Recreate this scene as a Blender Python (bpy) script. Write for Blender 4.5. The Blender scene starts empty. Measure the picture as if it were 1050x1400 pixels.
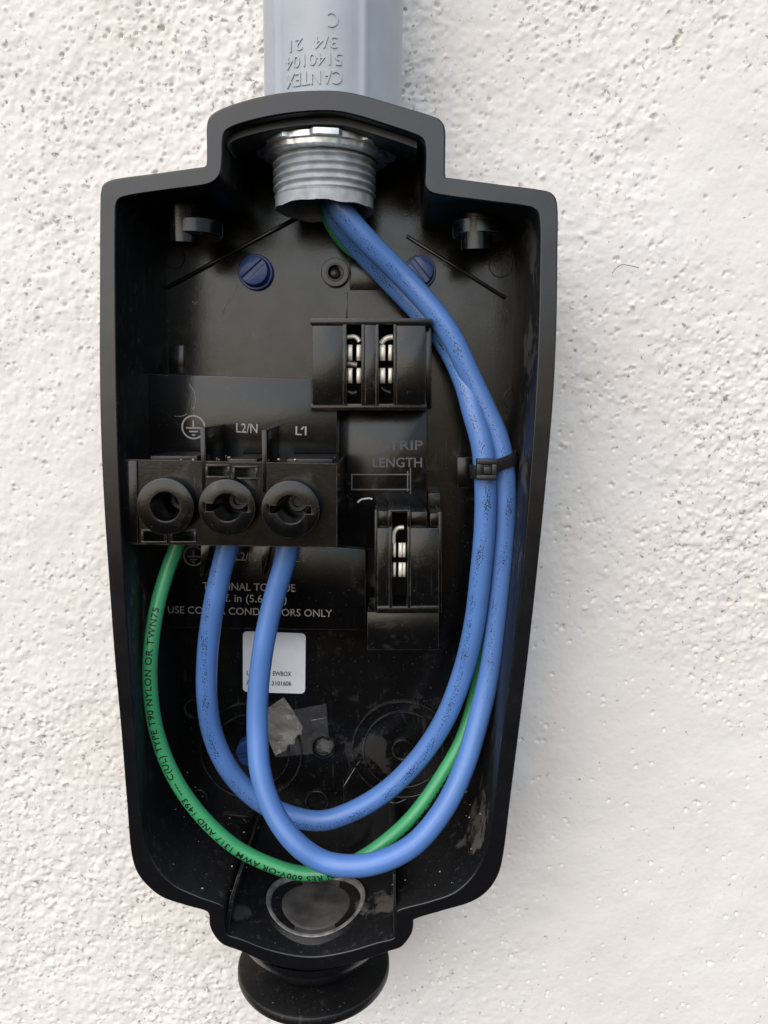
import bpy, bmesh, math, random
import numpy as np
from mathutils import Vector, Matrix

random.seed(7)
rng = np.random.default_rng(11)
S = bpy.context.scene
COL = S.collection
MM = 0.001
Z0 = 1.35                       # height of the camera above the ground, metres

# ------------------------------------------------------------------ camera
F = 1050.0                      # focal length in photo pixels (1050 x 1400 photo)
CX, CY = 525.0, 700.0
VPX, VPY = 546.0, 540.0         # where the wall's normal vanishes
ROLL = math.radians(0.8)
H_RIM = 46.0                    # rim stands 46 mm off the wall
D_CAM = H_RIM + 191.0           # camera distance from the wall, mm
yc = Vector((VPX - CX, CY - VPY, -F)).normalized()
zc = Vector((math.sin(ROLL), math.cos(ROLL), 0))
zc = (zc - yc * zc.dot(yc)).normalized()
xc = yc.cross(zc)
CFW = Matrix((xc, yc, zc)).transposed()      # camera from world
WFC = CFW.transposed()                       # world from camera
cam = bpy.data.cameras.new('camera')
cam.sensor_fit = 'VERTICAL'; cam.sensor_height = 36; cam.lens = 36 * F / 1400
cam.clip_start = 0.01; cam.clip_end = 100
camo = bpy.data.objects.new('camera', cam); COL.objects.link(camo)
camo.matrix_world = Matrix.Translation((0, -D_CAM * MM, Z0)) @ WFC.to_4x4()
S.camera = camo

# ------------------------------------------------------------------ light
SUN_EL, SUN_ROT = math.radians(42), math.radians(208)
wd = bpy.data.worlds.new('World'); S.world = wd; wd.use_nodes = True
sky = wd.node_tree.nodes.new('ShaderNodeTexSky'); sky.sky_type = 'NISHITA'
sky.sun_disc = False; sky.sun_elevation = SUN_EL; sky.sun_rotation = SUN_ROT
sky.dust_density = 2.0; sky.air_density = 1.0; sky.ozone_density = 1.0
wd.node_tree.links.new(sky.outputs[0], wd.node_tree.nodes['Background'].inputs[0])
wd.node_tree.nodes['Background'].inputs[1].default_value = 0.10
sl = bpy.data.lights.new('sun', 'SUN'); sl.energy = 1.4; sl.angle = math.radians(95); sl.color = (1.0, 0.97, 0.93)
so = bpy.data.objects.new('sun', sl); COL.objects.link(so)
sd = Vector((math.sin(SUN_ROT) * math.cos(SUN_EL), math.cos(SUN_ROT) * math.cos(SUN_EL), math.sin(SUN_EL)))
so.rotation_euler = sd.to_track_quat('Z', 'Y').to_euler(); so.location = (-1, -2, 4)
S.view_settings.view_transform = 'Standard'; S.view_settings.look = 'None'
S.view_settings.gamma = 1; S.view_settings.use_curve_mapping = False
S.view_settings.exposure = 0.78

# ------------------------------------------------------------------ pixel -> place
def P(px, py, h):
    """the point h mm off the wall that photo pixel (px, py) looks at; result in mm (x, h, z)"""
    d = WFC @ Vector((px - CX, CY - py, -F))
    t = (D_CAM - h) / d.y
    return Vector((d.x * t, h, d.z * t))
def W(x, h, z):
    return Vector((x * MM, -h * MM, z * MM + Z0))
def WP(px, py, h):
    p = P(px, py, h); return W(p.x, p.y, p.z)
def mmpx(h):
    return (D_CAM - h) / F

# ------------------------------------------------------------------ materials
def nt(m): return m.node_tree.nodes, m.node_tree.links
def mat_new(name):
    m = bpy.data.materials.new(name); m.use_nodes = True
    return m, m.node_tree.nodes['Principled BSDF']
def simple(name, col, rough=0.5, metal=0.0, spec=0.5, noise=0.0, nscale=400, bump=0.0):
    m, b = mat_new(name); N, L = nt(m)
    b.inputs['Base Color'].default_value = (*col, 1); b.inputs['Roughness'].default_value = rough
    b.inputs['Metallic'].default_value = metal; b.inputs['Specular IOR Level'].default_value = spec
    if noise or bump:
        g = N.new('ShaderNodeNewGeometry'); n = N.new('ShaderNodeTexNoise')
        n.inputs['Scale'].default_value = nscale; n.inputs['Detail'].default_value = 5
        L.new(g.outputs['Position'], n.inputs['Vector'])
        if noise:
            r = N.new('ShaderNodeMapRange'); r.inputs['From Min'].default_value = .3; r.inputs['From Max'].default_value = .7
            r.inputs['To Min'].default_value = 1 - noise; r.inputs['To Max'].default_value = 1 + noise
            L.new(n.outputs['Fac'], r.inputs['Value'])
            mx = N.new('ShaderNodeVectorMath'); mx.operation = 'SCALE'; mx.inputs[0].default_value = col
            L.new(r.outputs[0], mx.inputs['Scale']); L.new(mx.outputs[0], b.inputs['Base Color'])
        if bump:
            bp = N.new('ShaderNodeBump'); bp.inputs['Strength'].default_value = bump; bp.inputs['Distance'].default_value = 0.0002
            L.new(n.outputs['Fac'], bp.inputs['Height']); L.new(bp.outputs[0], b.inputs['Normal'])
    return m

def plastic(name, col=(.011, .011, .013), rough=.33, dust=.5, stains=(), fine=.1, spec=.42, wear_glint=.34):
    """black moulded plastic with dust, scuffs and a few stains that sit at given places"""
    m, b = mat_new(name); N, L = nt(m)
    b.inputs['Specular IOR Level'].default_value = spec
    g = N.new('ShaderNodeNewGeometry')
    def noise(scale, detail=6, rough_=.6, vec=None, sc=(1, 1, 1)):
        mp = N.new('ShaderNodeMapping'); mp.inputs['Scale'].default_value = sc
        L.new(vec or g.outputs['Position'], mp.inputs['Vector'])
        n = N.new('ShaderNodeTexNoise'); n.inputs['Scale'].default_value = scale
        n.inputs['Detail'].default_value = detail; n.inputs['Roughness'].default_value = rough_
        L.new(mp.outputs[0], n.inputs['Vector']); return n.outputs['Fac']
    def rng_(v, a, b_, c, d):
        r = N.new('ShaderNodeMapRange'); r.inputs[1].default_value = a; r.inputs[2].default_value = b_
        r.inputs[3].default_value = c; r.inputs[4].default_value = d; L.new(v, r.inputs[0]); return r.outputs[0]
    def math_(op, a, b_):
        q = N.new('ShaderNodeMath'); q.operation = op
        for i, v in enumerate((a, b_)):
            if isinstance(v, (int, float)): q.inputs[i].default_value = v
            else: L.new(v, q.inputs[i])
        return q.outputs[0]
    big = rng_(noise(38, 4), .42, .72, 0, 1)
    med = rng_(noise(230, 8, .7), .56, .74, 0, 1)
    streak = rng_(noise(500, 5, .65, sc=(1, 1, .12)), .60, .74, 0, 1)
    speck = rng_(noise(1500, 3, .5), .68, .74, 0, 1)
    f = math_('MULTIPLY', math_('MAXIMUM', math_('MULTIPLY', med, .75), math_('MULTIPLY', streak, .8)), big)
    f = math_('ADD', math_('MULTIPLY', f, .55 * dust), math_('MULTIPLY', speck, .35 * dust))
    f = math_('ADD', f, rng_(noise(20, 3), .35, .75, 0, .015 * dust))
    for (pos, rad, st) in stains:
        dn = N.new('ShaderNodeVectorMath'); dn.operation = 'DISTANCE'; dn.inputs[1].default_value = pos
        L.new(g.outputs['Position'], dn.inputs[0])
        dd = math_('ADD', dn.outputs['Value'], rng_(noise(140, 4, .6), .3, .7, -rad * .7 * MM, rad * .7 * MM))
        k = rng_(dd, rad * .35 * MM, rad * MM, 1, 0)
        edge = rng_(math_('ADD', noise(300, 7, .7), math_('MULTIPLY', k, .35)), .62, .74, 0, st)
        f = math_('MAXIMUM', f, math_('MULTIPLY', edge, k))
    if wear_glint:      # edges rubbed pale, with their crisp highlights painted into the colour too
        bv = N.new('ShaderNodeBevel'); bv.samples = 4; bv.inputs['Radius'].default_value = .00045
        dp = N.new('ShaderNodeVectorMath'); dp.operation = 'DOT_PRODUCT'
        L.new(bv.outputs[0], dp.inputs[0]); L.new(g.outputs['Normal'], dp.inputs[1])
        ew = math_('MULTIPLY', rng_(dp.outputs['Value'], .97, .80, 0, wear_glint), rng_(noise(260, 5, .65), .38, .62, .15, 1))
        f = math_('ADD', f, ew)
    q = N.new('ShaderNodeClamp'); L.new(f, q.inputs[0]); f = q.outputs[0]
    mx = N.new('ShaderNodeMix'); mx.data_type = 'RGBA'
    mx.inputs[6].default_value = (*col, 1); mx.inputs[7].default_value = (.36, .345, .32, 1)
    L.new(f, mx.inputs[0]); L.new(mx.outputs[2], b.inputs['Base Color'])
    rr = math_('ADD', rng_(noise(90, 6), .3, .7, rough - .05, rough + .08), math_('MULTIPLY', f, .6))
    L.new(rr, b.inputs['Roughness'])
    bp = N.new('ShaderNodeBump'); bp.inputs['Strength'].default_value = fine; bp.inputs['Distance'].default_value = .0002
    L.new(noise(1400, 4), bp.inputs['Height']); L.new(bp.outputs[0], b.inputs['Normal'])
    return m

def wp3(px, py, h): return tuple(WP(px, py, h))
M = {}
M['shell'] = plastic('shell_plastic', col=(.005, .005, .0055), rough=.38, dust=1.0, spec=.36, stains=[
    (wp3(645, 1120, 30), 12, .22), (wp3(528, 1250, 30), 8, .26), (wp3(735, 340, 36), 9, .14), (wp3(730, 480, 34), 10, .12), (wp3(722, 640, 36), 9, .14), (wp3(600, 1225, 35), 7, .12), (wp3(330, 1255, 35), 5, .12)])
M['rim'] = plastic('rim_plastic', col=(.006, .006, .0075), rough=.22, dust=.10, fine=.03, spec=.5, wear_glint=.05)
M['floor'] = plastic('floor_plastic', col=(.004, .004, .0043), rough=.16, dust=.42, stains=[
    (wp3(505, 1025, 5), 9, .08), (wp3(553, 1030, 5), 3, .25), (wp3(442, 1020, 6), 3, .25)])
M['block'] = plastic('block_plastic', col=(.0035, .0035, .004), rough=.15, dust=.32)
M['void'] = simple('dark_recess', (.003, .003, .003), .9)
M['pvc'] = simple('grey_pvc', (.34, .375, .41), .30, noise=.04, nscale=200, bump=.05)
M['pvc_thread'] = simple('scuffed_pvc', (.45, .48, .51), .75, spec=.25, noise=.22, nscale=350, bump=.35)
M['zinc'] = simple('zinc_plating', (.80, .82, .84), .38, metal=.75, noise=.28, nscale=500, bump=.3)
M['brass'] = simple('tinned_brass', (.86, .80, .68), .38, metal=.3, noise=.12, nscale=900)
M['screw'] = simple('blue_screw', (.026, .07, .24), .34, noise=.25, nscale=500, bump=.15)
M['ink_grey'] = simple('grey_print', (.30, .30, .30), .6, noise=.2, nscale=2500)
M['ink_tan'] = simple('tan_print', (.25, .22, .195), .6, noise=.3, nscale=2500)
M['ink_dark'] = simple('raised_letters', (.10, .10, .105), .6)
M['ink_black'] = simple('black_ink', (.006, .007, .006), .5)
M['paper'] = simple('white_label', (.78, .80, .84), .4, noise=.03, nscale=300)
M['tie'] = simple('black_nylon', (.014, .014, .015), .4, noise=.2, nscale=800)
M['steel'] = simple('dull_steel', (.05, .05, .05), .35, metal=.6)
M['fibre'] = simple('white_fibre', (.7, .7, .72), .6)

def wire_mat(name, col, specks):
    m, b = mat_new(name); N, L = nt(m)
    b.inputs['Roughness'].default_value = .30; b.inputs['Specular IOR Level'].default_value = .5
    tc = N.new('ShaderNodeTexCoord'); g = N.new('ShaderNodeNewGeometry')
    n0 = N.new('ShaderNodeTexNoise'); n0.inputs['Scale'].default_value = 60; n0.inputs['Detail'].default_value = 4
    L.new(g.outputs['Position'], n0.inputs['Vector'])
    r0 = N.new('ShaderNodeMapRange'); r0.inputs[1].default_value = .3; r0.inputs[2].default_value = .7
    r0.inputs[3].default_value = .9; r0.inputs[4].default_value = 1.1; L.new(n0.outputs['Fac'], r0.inputs[0])
    vs = N.new('ShaderNodeVectorMath'); vs.operation = 'SCALE'; vs.inputs[0].default_value = col
    L.new(r0.outputs[0], vs.inputs['Scale'])
    out = vs.outputs[0]
    if specks:
        def mth(op, a, b_=None, c=None):
            q = N.new('ShaderNodeMath'); q.operation = op
            for i, v in enumerate((a, b_, c)):
                if v is None: continue
                if isinstance(v, (int, float)): q.inputs[i].default_value = v
                else: L.new(v, q.inputs[i])
            return q.outputs[0]
        sp = N.new('ShaderNodeSeparateXYZ'); L.new(tc.outputs['UV'], sp.inputs[0])
        n = N.new('ShaderNodeTexNoise'); n.inputs['Scale'].default_value = 1.0; n.inputs['Detail'].default_value = 3; n.inputs['Roughness'].default_value = .55
        mp = N.new('ShaderNodeMapping'); mp.inputs['Scale'].default_value = (24, 42, 1); L.new(tc.outputs['UV'], mp.inputs['Vector']); L.new(mp.outputs[0], n.inputs['Vector'])
        # the print band wanders round the wire; UV.x is cm along, UV.y is turns round it
        nb = N.new('ShaderNodeTexNoise'); nb.noise_dimensions = '1D'; nb.inputs['Scale'].default_value = .11; nb.inputs['Detail'].default_value = 1
        L.new(sp.outputs[0], nb.inputs['W'])
        cen = mth('MULTIPLY_ADD', nb.outputs['Fac'], .5, .20 + specks * .03)
        dv = mth('ABSOLUTE', mth('SUBTRACT', sp.outputs[1], cen))
        nd = N.new('ShaderNodeTexNoise'); nd.noise_dimensions = '1D'; nd.inputs['Scale'].default_value = 1.3; nd.inputs['Detail'].default_value = 2
        L.new(sp.outputs[0], nd.inputs['W'])
        r = N.new('ShaderNodeMapRange'); r.inputs[1].default_value = .03; r.inputs[2].default_value = .15; r.inputs[3].default_value = .17; r.inputs[4].default_value = -.12
        L.new(dv, r.inputs[0])
        a = mth('ADD', n.outputs['Fac'], r.outputs[0])
        a = mth('ADD', a, mth('MULTIPLY_ADD', nd.outputs['Fac'], .22, -.11))
        if specks == 1:
            ru = N.new('ShaderNodeMapRange'); ru.inputs[1].default_value = 15; ru.inputs[2].default_value = 19; ru.inputs[3].default_value = .01; ru.inputs[4].default_value = -.2
            L.new(sp.outputs[0], ru.inputs[0]); a = mth('ADD', a, ru.outputs[0])
        r2 = N.new('ShaderNodeMapRange'); r2.inputs[1].default_value = .79 - .032 * specks; r2.inputs[2].default_value = .815 - .032 * specks; L.new(a, r2.inputs[0])
        mx = N.new('ShaderNodeMix'); mx.data_type = 'RGBA'; L.new(r2.outputs[0], mx.inputs[0]); L.new(out, mx.inputs[6]); mx.inputs[7].default_value = (.012, .016, .035, 1)
        out = mx.outputs[2]
    L.new(out, b.inputs['Base Color'])
    return m
M['blue1'] = wire_mat('blue_insulation', (.088, .198, .49), 1)
M['blue2'] = wire_mat('blue_insulation_b', (.088, .198, .49), 2)
M['green'] = wire_mat('green_insulation', (.045, .31, .12), 0)

# clear and hazy tape
def tape_mat(name, alpha, col):
    m, b = mat_new(name); N, L = nt(m)
    b.inputs['Base Color'].default_value = (*col, 1); b.inputs['Roughness'].default_value = .35
    g = N.new('ShaderNodeNewGeometry'); n = N.new('ShaderNodeTexNoise'); n.inputs['Scale'].default_value = 320; n.inputs['Detail'].default_value = 7
    n.inputs['Roughness'].default_value = .7
    L.new(g.outputs['Position'], n.inputs['Vector'])
    r = N.new('ShaderNodeMapRange'); r.inputs[1].default_value = .35; r.inputs[2].default_value = .7; r.inputs[3].default_value = alpha * .55; r.inputs[4].default_value = alpha * 1.5
    L.new(n.outputs['Fac'], r.inputs[0]); L.new(r.outputs[0], b.inputs['Alpha'])
    return m
M['tape'] = tape_mat('clear_tape', .045, (.5, .5, .5))
M['tape_white'] = tape_mat('crumpled_tape', .2, (.5, .49, .46))

# ------------------------------------------------------------------ mesh helpers
def thing(name, label, cat, at, group=None):
    o = bpy.data.objects.new(name, None); COL.objects.link(o)
    o.empty_display_size = .01; o.location = at; o['label'] = label; o['category'] = cat
    if group: o['group'] = group
    return o
def wpos(o):
    v = Vector(o.location)
    while o.parent: o = o.parent; v += Vector(o.location)
    return v
def link(name, me, mat, parent=None, at=None, smooth=35):
    """me is in world metres; its origin is moved to `at` (or its parent's place)"""
    o = bpy.data.objects.new(name, me); COL.objects.link(o)
    base = Vector(at) if at is not None else (wpos(parent) if parent else Vector((0, 0, 0)))
    me.transform(Matrix.Translation(-base))
    if parent:
        o.parent = parent; o.location = base - wpos(parent)
    else:
        o.location = base
    me.materials.append(M[mat] if isinstance(mat, str) else mat)
    if smooth:
        me.polygons.foreach_set('use_smooth', [True] * len(me.polygons))
        me.set_sharp_from_angle(angle=math.radians(smooth))
    me.update()
    return o
def bm_mesh(bm, name='mesh', bevel=0, seg=2, ang=40):
    bmesh.ops.remove_doubles(bm, verts=bm.verts, dist=1e-7)
    bmesh.ops.recalc_face_normals(bm, faces=bm.faces)
    if bevel:
        ed = [e for e in bm.edges if len(e.link_faces) == 2 and e.calc_face_angle(0) > math.radians(ang)]
        bmesh.ops.bevel(bm, geom=ed, offset=bevel * MM, segments=seg, affect='EDGES', profile=.5, clamp_overlap=True)
    me = bpy.data.meshes.new(name); bm.to_mesh(me); bm.free(); return me
def add_prism(bm, pts, h0, h1):
    """pts: mm (x, z) outline; solid from h0 to h1 off the wall"""
    a = [bm.verts.new(W(x, h1, z)) for x, z in pts]; b = [bm.verts.new(W(x, h0, z)) for x, z in pts]
    n = len(pts)
    bm.faces.new(a); bm.faces.new(b[::-1])
    for i in range(n): bm.faces.new((a[i], b[i], b[(i + 1) % n], a[(i + 1) % n]))
def px_poly(pts, h):
    return [(P(x, y, h).x, P(x, y, h).z) for x, y in pts]
def px_box(x0, y0, x1, y1, h): return px_poly([(x0, y0), (x1, y0), (x1, y1), (x0, y1)], h)
def prism(name, pts, h0, h1, mat, parent, bevel=.25):
    bm = bmesh.new(); add_prism(bm, pts, h0, h1)
    return link(name, bm_mesh(bm, name, bevel), mat, parent)
def boxes(name, lst, mat, parent, bevel=.2):
    """lst of (x0,y0,x1,y1,h0,h1) photo pixel boxes on their front plane, one part"""
    bm = bmesh.new()
    for (x0, y0, x1, y1, h0, h1) in lst: add_prism(bm, px_box(x0, y0, x1, y1, h1), h0, h1)
    bmesh.ops.recalc_face_normals(bm, faces=bm.faces)
    if bevel:
        bmesh.ops.bevel(bm, geom=list(bm.edges), offset=bevel * MM, segments=2, affect='EDGES', profile=.5, clamp_overlap=True)
    me = bpy.data.meshes.new(name); bm.to_mesh(me); bm.free()
    return link(name, me, mat, parent)
def add_lathe(bm, prof, frame, seg=48, rfun=None):
    """prof: (r, t) mm; frame: (origin W, axis, u, v) ; rotates about the axis"""
    o, ax, u, v = frame; rows = []
    for (r, t) in prof:
        row = []
        if r < 1e-6:
            row = [bm.verts.new(o + ax * t * MM)]
        else:
            for k in range(seg):
                a = 2 * math.pi * k / seg
                rr = r if rfun is None else rfun(r, a, t)
                row.append(bm.verts.new(o + (ax * t + u * rr * math.cos(a) + v * rr * math.sin(a)) * MM))
        rows.append(row)
    for A, B in zip(rows[:-1], rows[1:]):
        for k in range(seg):
            k2 = (k + 1) % seg
            if len(A) == 1 and len(B) == 1: continue
            if len(A) == 1: bm.faces.new((A[0], B[k], B[k2]))
            elif len(B) == 1: bm.faces.new((A[k], B[0], A[k2]))
            else: bm.faces.new((A[k], B[k], B[k2], A[k2]))
OUT = Vector((0, -1, 0)); EX = Vector((1, 0, 0)); UP = Vector((0, 0, 1))
def fr_out(px, py, h): return (WP(px, py, h), OUT, EX, UP)          # turned about the wall's normal
def fr_up(x, h, z): return (W(x, h, z), UP, EX, OUT)                # turned about the vertical
def lathe(name, prof, frame, mat, parent, seg=48, rfun=None, smooth=35):
    bm = bmesh.new(); add_lathe(bm, prof, frame, seg, rfun)
    return link(name, bm_mesh(bm, name), mat, parent, smooth=smooth)
def ring(name, px, py, ro, ri, h0, h1, mat, parent, seg=48):
    k = mmpx(h1); ro *= k; ri *= k; d = h1 - h0; b = min(.15, (ro - ri) * .3)
    o = WP(px, py, h1) + Vector((0, d * MM, 0))
    return lathe(name, [(ro, 0), (ro, d - b), (ro - b, d), (ri + b, d), (ri, d - b), (ri, 0)], (o, OUT, EX, UP), mat, parent, seg)
def catmull(pts, n=10, closed=False):
    pts = [Vector(p) for p in pts]; out = []; N = len(pts)
    rngi = range(N) if closed else range(N - 1)
    for i in rngi:
        g = (lambda k: pts[k % N]) if closed else (lambda k: pts[max(0, min(N - 1, k))])
        p0, p1, p2, p3 = g(i - 1), g(i), g(i + 1), g(i + 2)
        t1 = max((p1 - p0).length, 1e-6) ** .5; t2 = max((p2 - p1).length, 1e-6) ** .5; t3 = max((p3 - p2).length, 1e-6) ** .5
        m1 = (p1 - p0) / t1 - (p2 - p0) / (t1 + t2) + (p2 - p1) / t2 if (p1 - p0).length > 1e-6 else (p2 - p1) / t2
        m2 = (p2 - p1) / t2 - (p3 - p1) / (t2 + t3) + (p3 - p2) / t3 if (p3 - p2).length > 1e-6 else (p2 - p1) / t2
        m1 = m1 * t2; m2 = m2 * t2
        for k in range(n):
            t = k / n
            out.append((2 * t**3 - 3 * t**2 + 1) * p1 + (t**3 - 2 * t**2 + t) * m1 + (-2 * t**3 + 3 * t**2) * p2 + (t**3 - t**2) * m2)
    if not closed: out.append(pts[-1])
    return out
def frames(path):
    """tangent, the side that faces out of the wall, and the third axis, at each point"""
    fr = []
    for i, p in enumerate(path):
        t = (path[min(i + 1, len(path) - 1)] - path[max(i - 1, 0)]).normalized()
        n = OUT - t * OUT.dot(t)
        n = n.normalized() if n.length > .05 else Vector((0, 0, 1))
        fr.append((t, n, t.cross(n)))
    return fr
def tube(name, path, rad, mat, parent=None, seg=28, at=None, wob=0.0):
    fr = frames(path); vs = []; fs = []; uv = []
    s = 0; S_ = []
    for i, p in enumerate(path):
        if i: s += (p - path[i - 1]).length
        S_.append(s)
        t, n, b = fr[i]
        for k in range(seg):
            a = 2 * math.pi * k / seg - math.pi
            vs.append(p + (n * math.cos(a) + b * math.sin(a)) * rad * MM)
    n_ = len(path)
    for i in range(n_ - 1):
        for k in range(seg):
            k2 = (k + 1) % seg
            fs.append((i * seg + k, i * seg + k2, (i + 1) * seg + k2, (i + 1) * seg + k))
            for (ii, kk) in ((i, k), (i, k + 1), (i + 1, k + 1), (i + 1, k)): uv.append((S_[ii] * 100, kk / seg))
    fs.append(tuple(range(seg))); fs.append(tuple((n_ - 1) * seg + k for k in range(seg))[::-1])
    uv += [(0, 0)] * (2 * seg)
    me = bpy.data.meshes.new(name); me.from_pydata([tuple(v) for v in vs], [], fs)
    l = me.uv_layers.new(name='UVMap'); l.data.foreach_set('uv', np.array(uv, 'f').ravel())
    bm = bmesh.new(); bm.from_mesh(me); bmesh.ops.recalc_face_normals(bm, faces=bm.faces); bm.to_mesh(me); bm.free()
    return link(name, me, mat, parent, at=at, smooth=50)
def text_mesh(txt, extrude=0, cuts=0, bold=0.0, spacing=1.0):
    cu = bpy.data.curves.new('t', 'FONT'); cu.body = txt; cu.size = 1; cu.resolution_u = 3
    cu.extrude = extrude; cu.offset = bold; cu.space_character = spacing
    ob = bpy.data.objects.new('t', cu); COL.objects.link(ob)
    dg = bpy.context.evaluated_depsgraph_get(); me = bpy.data.meshes.new_from_object(ob.evaluated_get(dg))
    bpy.data.objects.remove(ob); bpy.data.curves.remove(cu)
    bm = bmesh.new(); bm.from_mesh(me); bpy.data.meshes.remove(me)
    bmesh.ops.triangulate(bm, faces=bm.faces)
    if cuts: bmesh.ops.subdivide_edges(bm, edges=bm.edges, cuts=cuts, use_grid_fill=True)
    xs = [v.co.x for v in bm.verts]; ys = [v.co.y for v in bm.verts]
    return bm, min(xs), max(xs)
def flat_text(txt, p0, p1, cap, h, mat, parent, name='printed_text', raise_=.06, bold=0.006, extrude=0):
    """txt with its baseline from photo pixel p0 to p1 on the plane h, cap height in pixels"""
    bm, x0, x1 = text_mesh(txt, extrude, bold=bold)
    a = P(*p0, h); b = P(*p1, h); dx = (b - a); ln = dx.length; dx.normalize(); dz = Vector((-dx.z, 0, dx.x))
    if dz.z < 0 and dx.x > 0: dz = -dz
    k = ln / (x1 - x0); c = cap * mmpx(h) / .70
    for v in bm.verts:
        q = a + dx * ((v.co.x - x0) * k) + dz * (v.co.y * c)
        v.co = W(q.x, h + raise_ + v.co.z * c, q.z)
    me = bpy.data.meshes.new(name); bm.to_mesh(me); bm.free()
    return link(name, me, mat, parent, smooth=0)

# ------------------------------------------------------------------ stucco wall
def vnoise(x, z, cell, seed):
    r = np.random.default_rng(seed); n = 256; g = r.standard_normal((n, n)).astype('f')
    u = x / cell; v = z / cell; i = np.floor(u).astype(int); j = np.floor(v).astype(int)
    fu = u - i; fv = v - j; fu = fu * fu * fu * (fu * (fu * 6 - 15) + 10); fv = fv * fv * fv * (fv * (fv * 6 - 15) + 10)
    i0, i1, j0, j1 = i % n, (i + 1) % n, j % n, (j + 1) % n
    A = g[np.ix_(i0, j0)] * (1 - fu)[:, None] + g[np.ix_(i1, j0)] * fu[:, None]
    B = g[np.ix_(i0, j1)] * (1 - fu)[:, None] + g[np.ix_(i1, j1)] * fu[:, None]
    return A * (1 - fv)[None, :] + B * fv[None, :]
def axis(lo, hi, step, far0, far1):
    a = list(np.arange(lo, hi, step)); s = step; v = hi
    while v < far1: a.append(v); s *= 1.12; v += s
    a.append(far1); s = step; v = lo - s; b = []
    while v > far0: b.append(v); s *= 1.12; v -= s
    b.append(far0); return np.array(b[::-1] + a)
gx = axis(-152, 145, .40, -800, 800); gz = axis(-232, 126, .40, -1000, 800)
def sstep(a, b, x):
    t = np.clip((x - a) / (b - a), 0, 1); return t * t * (3 - 2 * t)
rough_map = .55 + .32 * vnoise(gx, gz, 55, 1) + .14 * vnoise(gx, gz, 21, 2)
rough_map += .30 * sstep(0, -110, gx)[:, None] + .12 * sstep(0, -90, gx)[:, None] * sstep(0, -120, gz)[None, :]
rough_map -= .62 * sstep(0, 80, gx)[:, None] * sstep(-60, -150, gz)[None, :]
rough_map += .10 * sstep(30, 60, gx)[:, None] * sstep(-60, -20, gz)[None, :]
rough_map = np.clip(rough_map, .16, 1.25)
Hh = .16 * vnoise(gx, gz, 14, 3) + .07 * vnoise(gx, gz, 6.5, 4)
tooth = .13 * vnoise(gx, gz, 2.6, 5) + .11 * vnoise(gx, gz, 1.35, 6) + .03 * vnoise(gx, gz, .8, 9)
ridge = np.abs(vnoise(gx + 900, gz + 900, 3.4, 7)); ridge = np.clip(.22 - ridge, 0, 1) * .35
Hh += (tooth + ridge) * rough_map
for kind, count in (('pit', 12000), ('crumb', 7000)):
    for _ in range(count):
        x = rng.uniform(-149, 142); z = rng.uniform(-229, 123)
        i = np.searchsorted(gx, x); j = np.searchsorted(gz, z)
        if rng.random() > .08 + .92 * rough_map[i, j] ** 1.5 / 1.3: continue
        if kind == 'crumb' and rough_map[i, j] < .3: continue
        r = rng.uniform(.24, .52) * (1 if kind == 'pit' else 1.15) * (1.5 if rng.random() < .10 else 1); d = rng.uniform(.35, 1.5) * r
        n = int(r * 2.6 / .42) + 1
        xs = gx[i - n:i + n + 1] - x; zs = gz[j - n:j + n + 1] - z
        ca, sa = math.cos(th := rng.uniform(-.3, 2.0)), math.sin(th)
        e = rng.uniform(.6, 1.0)
        X = xs[:, None] * ca + zs[None, :] * sa; Z = (-xs[:, None] * sa + zs[None, :] * ca) / e
        q = (X * X + Z * Z) / (r * r); an = np.arctan2(Z, X); q = q * (1 + .28 * np.sin(2 * an + rng.uniform(0, 6)) + .22 * np.sin(3 * an + rng.uniform(0, 6)) + .12 * np.sin(5 * an + rng.uniform(0, 6)))
        q = np.maximum(q, 0)
        if kind == 'pit':
            Hh[i - n:i + n + 1, j - n:j + n + 1] += -d * 1.7 * np.exp(-q * q * .8) + d * (.45 if rough_map[i, j] > .5 else .08) * np.exp(-((X + r * rng.uniform(.9, 1.5)) ** 2 + (Z - r * rng.uniform(-.6, .6)) ** 2) / (r * r) * 1.6)
        else:
            Hh[i - n:i + n + 1, j - n:j + n + 1] += d * .8 * np.exp(-q * 1.4)
Hh = np.clip(Hh, -2.4, 1.2)
nx, nz = len(gx), len(gz)
co = np.empty((nx, nz, 3), 'f'); co[..., 0] = gx[:, None] * MM; co[..., 1] = -(Hh - .6) * MM; co[..., 2] = gz[None, :] * MM + Z0
idx = np.arange(nx * nz).reshape(nx, nz)
quads = np.stack([idx[:-1, :-1], idx[1:, :-1], idx[1:, 1:], idx[:-1, 1:]], -1).reshape(-1, 4)
me = bpy.data.meshes.new('wall')
me.vertices.add(nx * nz); me.vertices.foreach_set('co', co.ravel())
me.loops.add(quads.size); me.loops.foreach_set('vertex_index', quads.ravel().astype('i'))
me.polygons.add(len(quads)); me.polygons.foreach_set('loop_start', np.arange(0, quads.size, 4, dtype='i'))
me.polygons.foreach_set('use_smooth', np.ones(len(quads), bool)); me.update(calc_edges=True)
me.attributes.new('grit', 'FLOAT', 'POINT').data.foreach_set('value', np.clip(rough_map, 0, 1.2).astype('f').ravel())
m, b = mat_new('stucco'); N, L = nt(m)
g = N.new('ShaderNodeNewGeometry')
n1 = N.new('ShaderNodeTexNoise'); n1.inputs['Scale'].default_value = 16; n1.inputs['Detail'].default_value = 5; L.new(g.outputs['Position'], n1.inputs['Vector'])
cr = N.new('ShaderNodeValToRGB'); L.new(n1.outputs['Fac'], cr.inputs[0])
cr.color_ramp.elements[0].position = .36; cr.color_ramp.elements[0].color = (.755, .725, .675, 1)
cr.color_ramp.elements[1].position = .56; cr.color_ramp.elements[1].color = (.785, .765, .73, 1)
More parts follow.
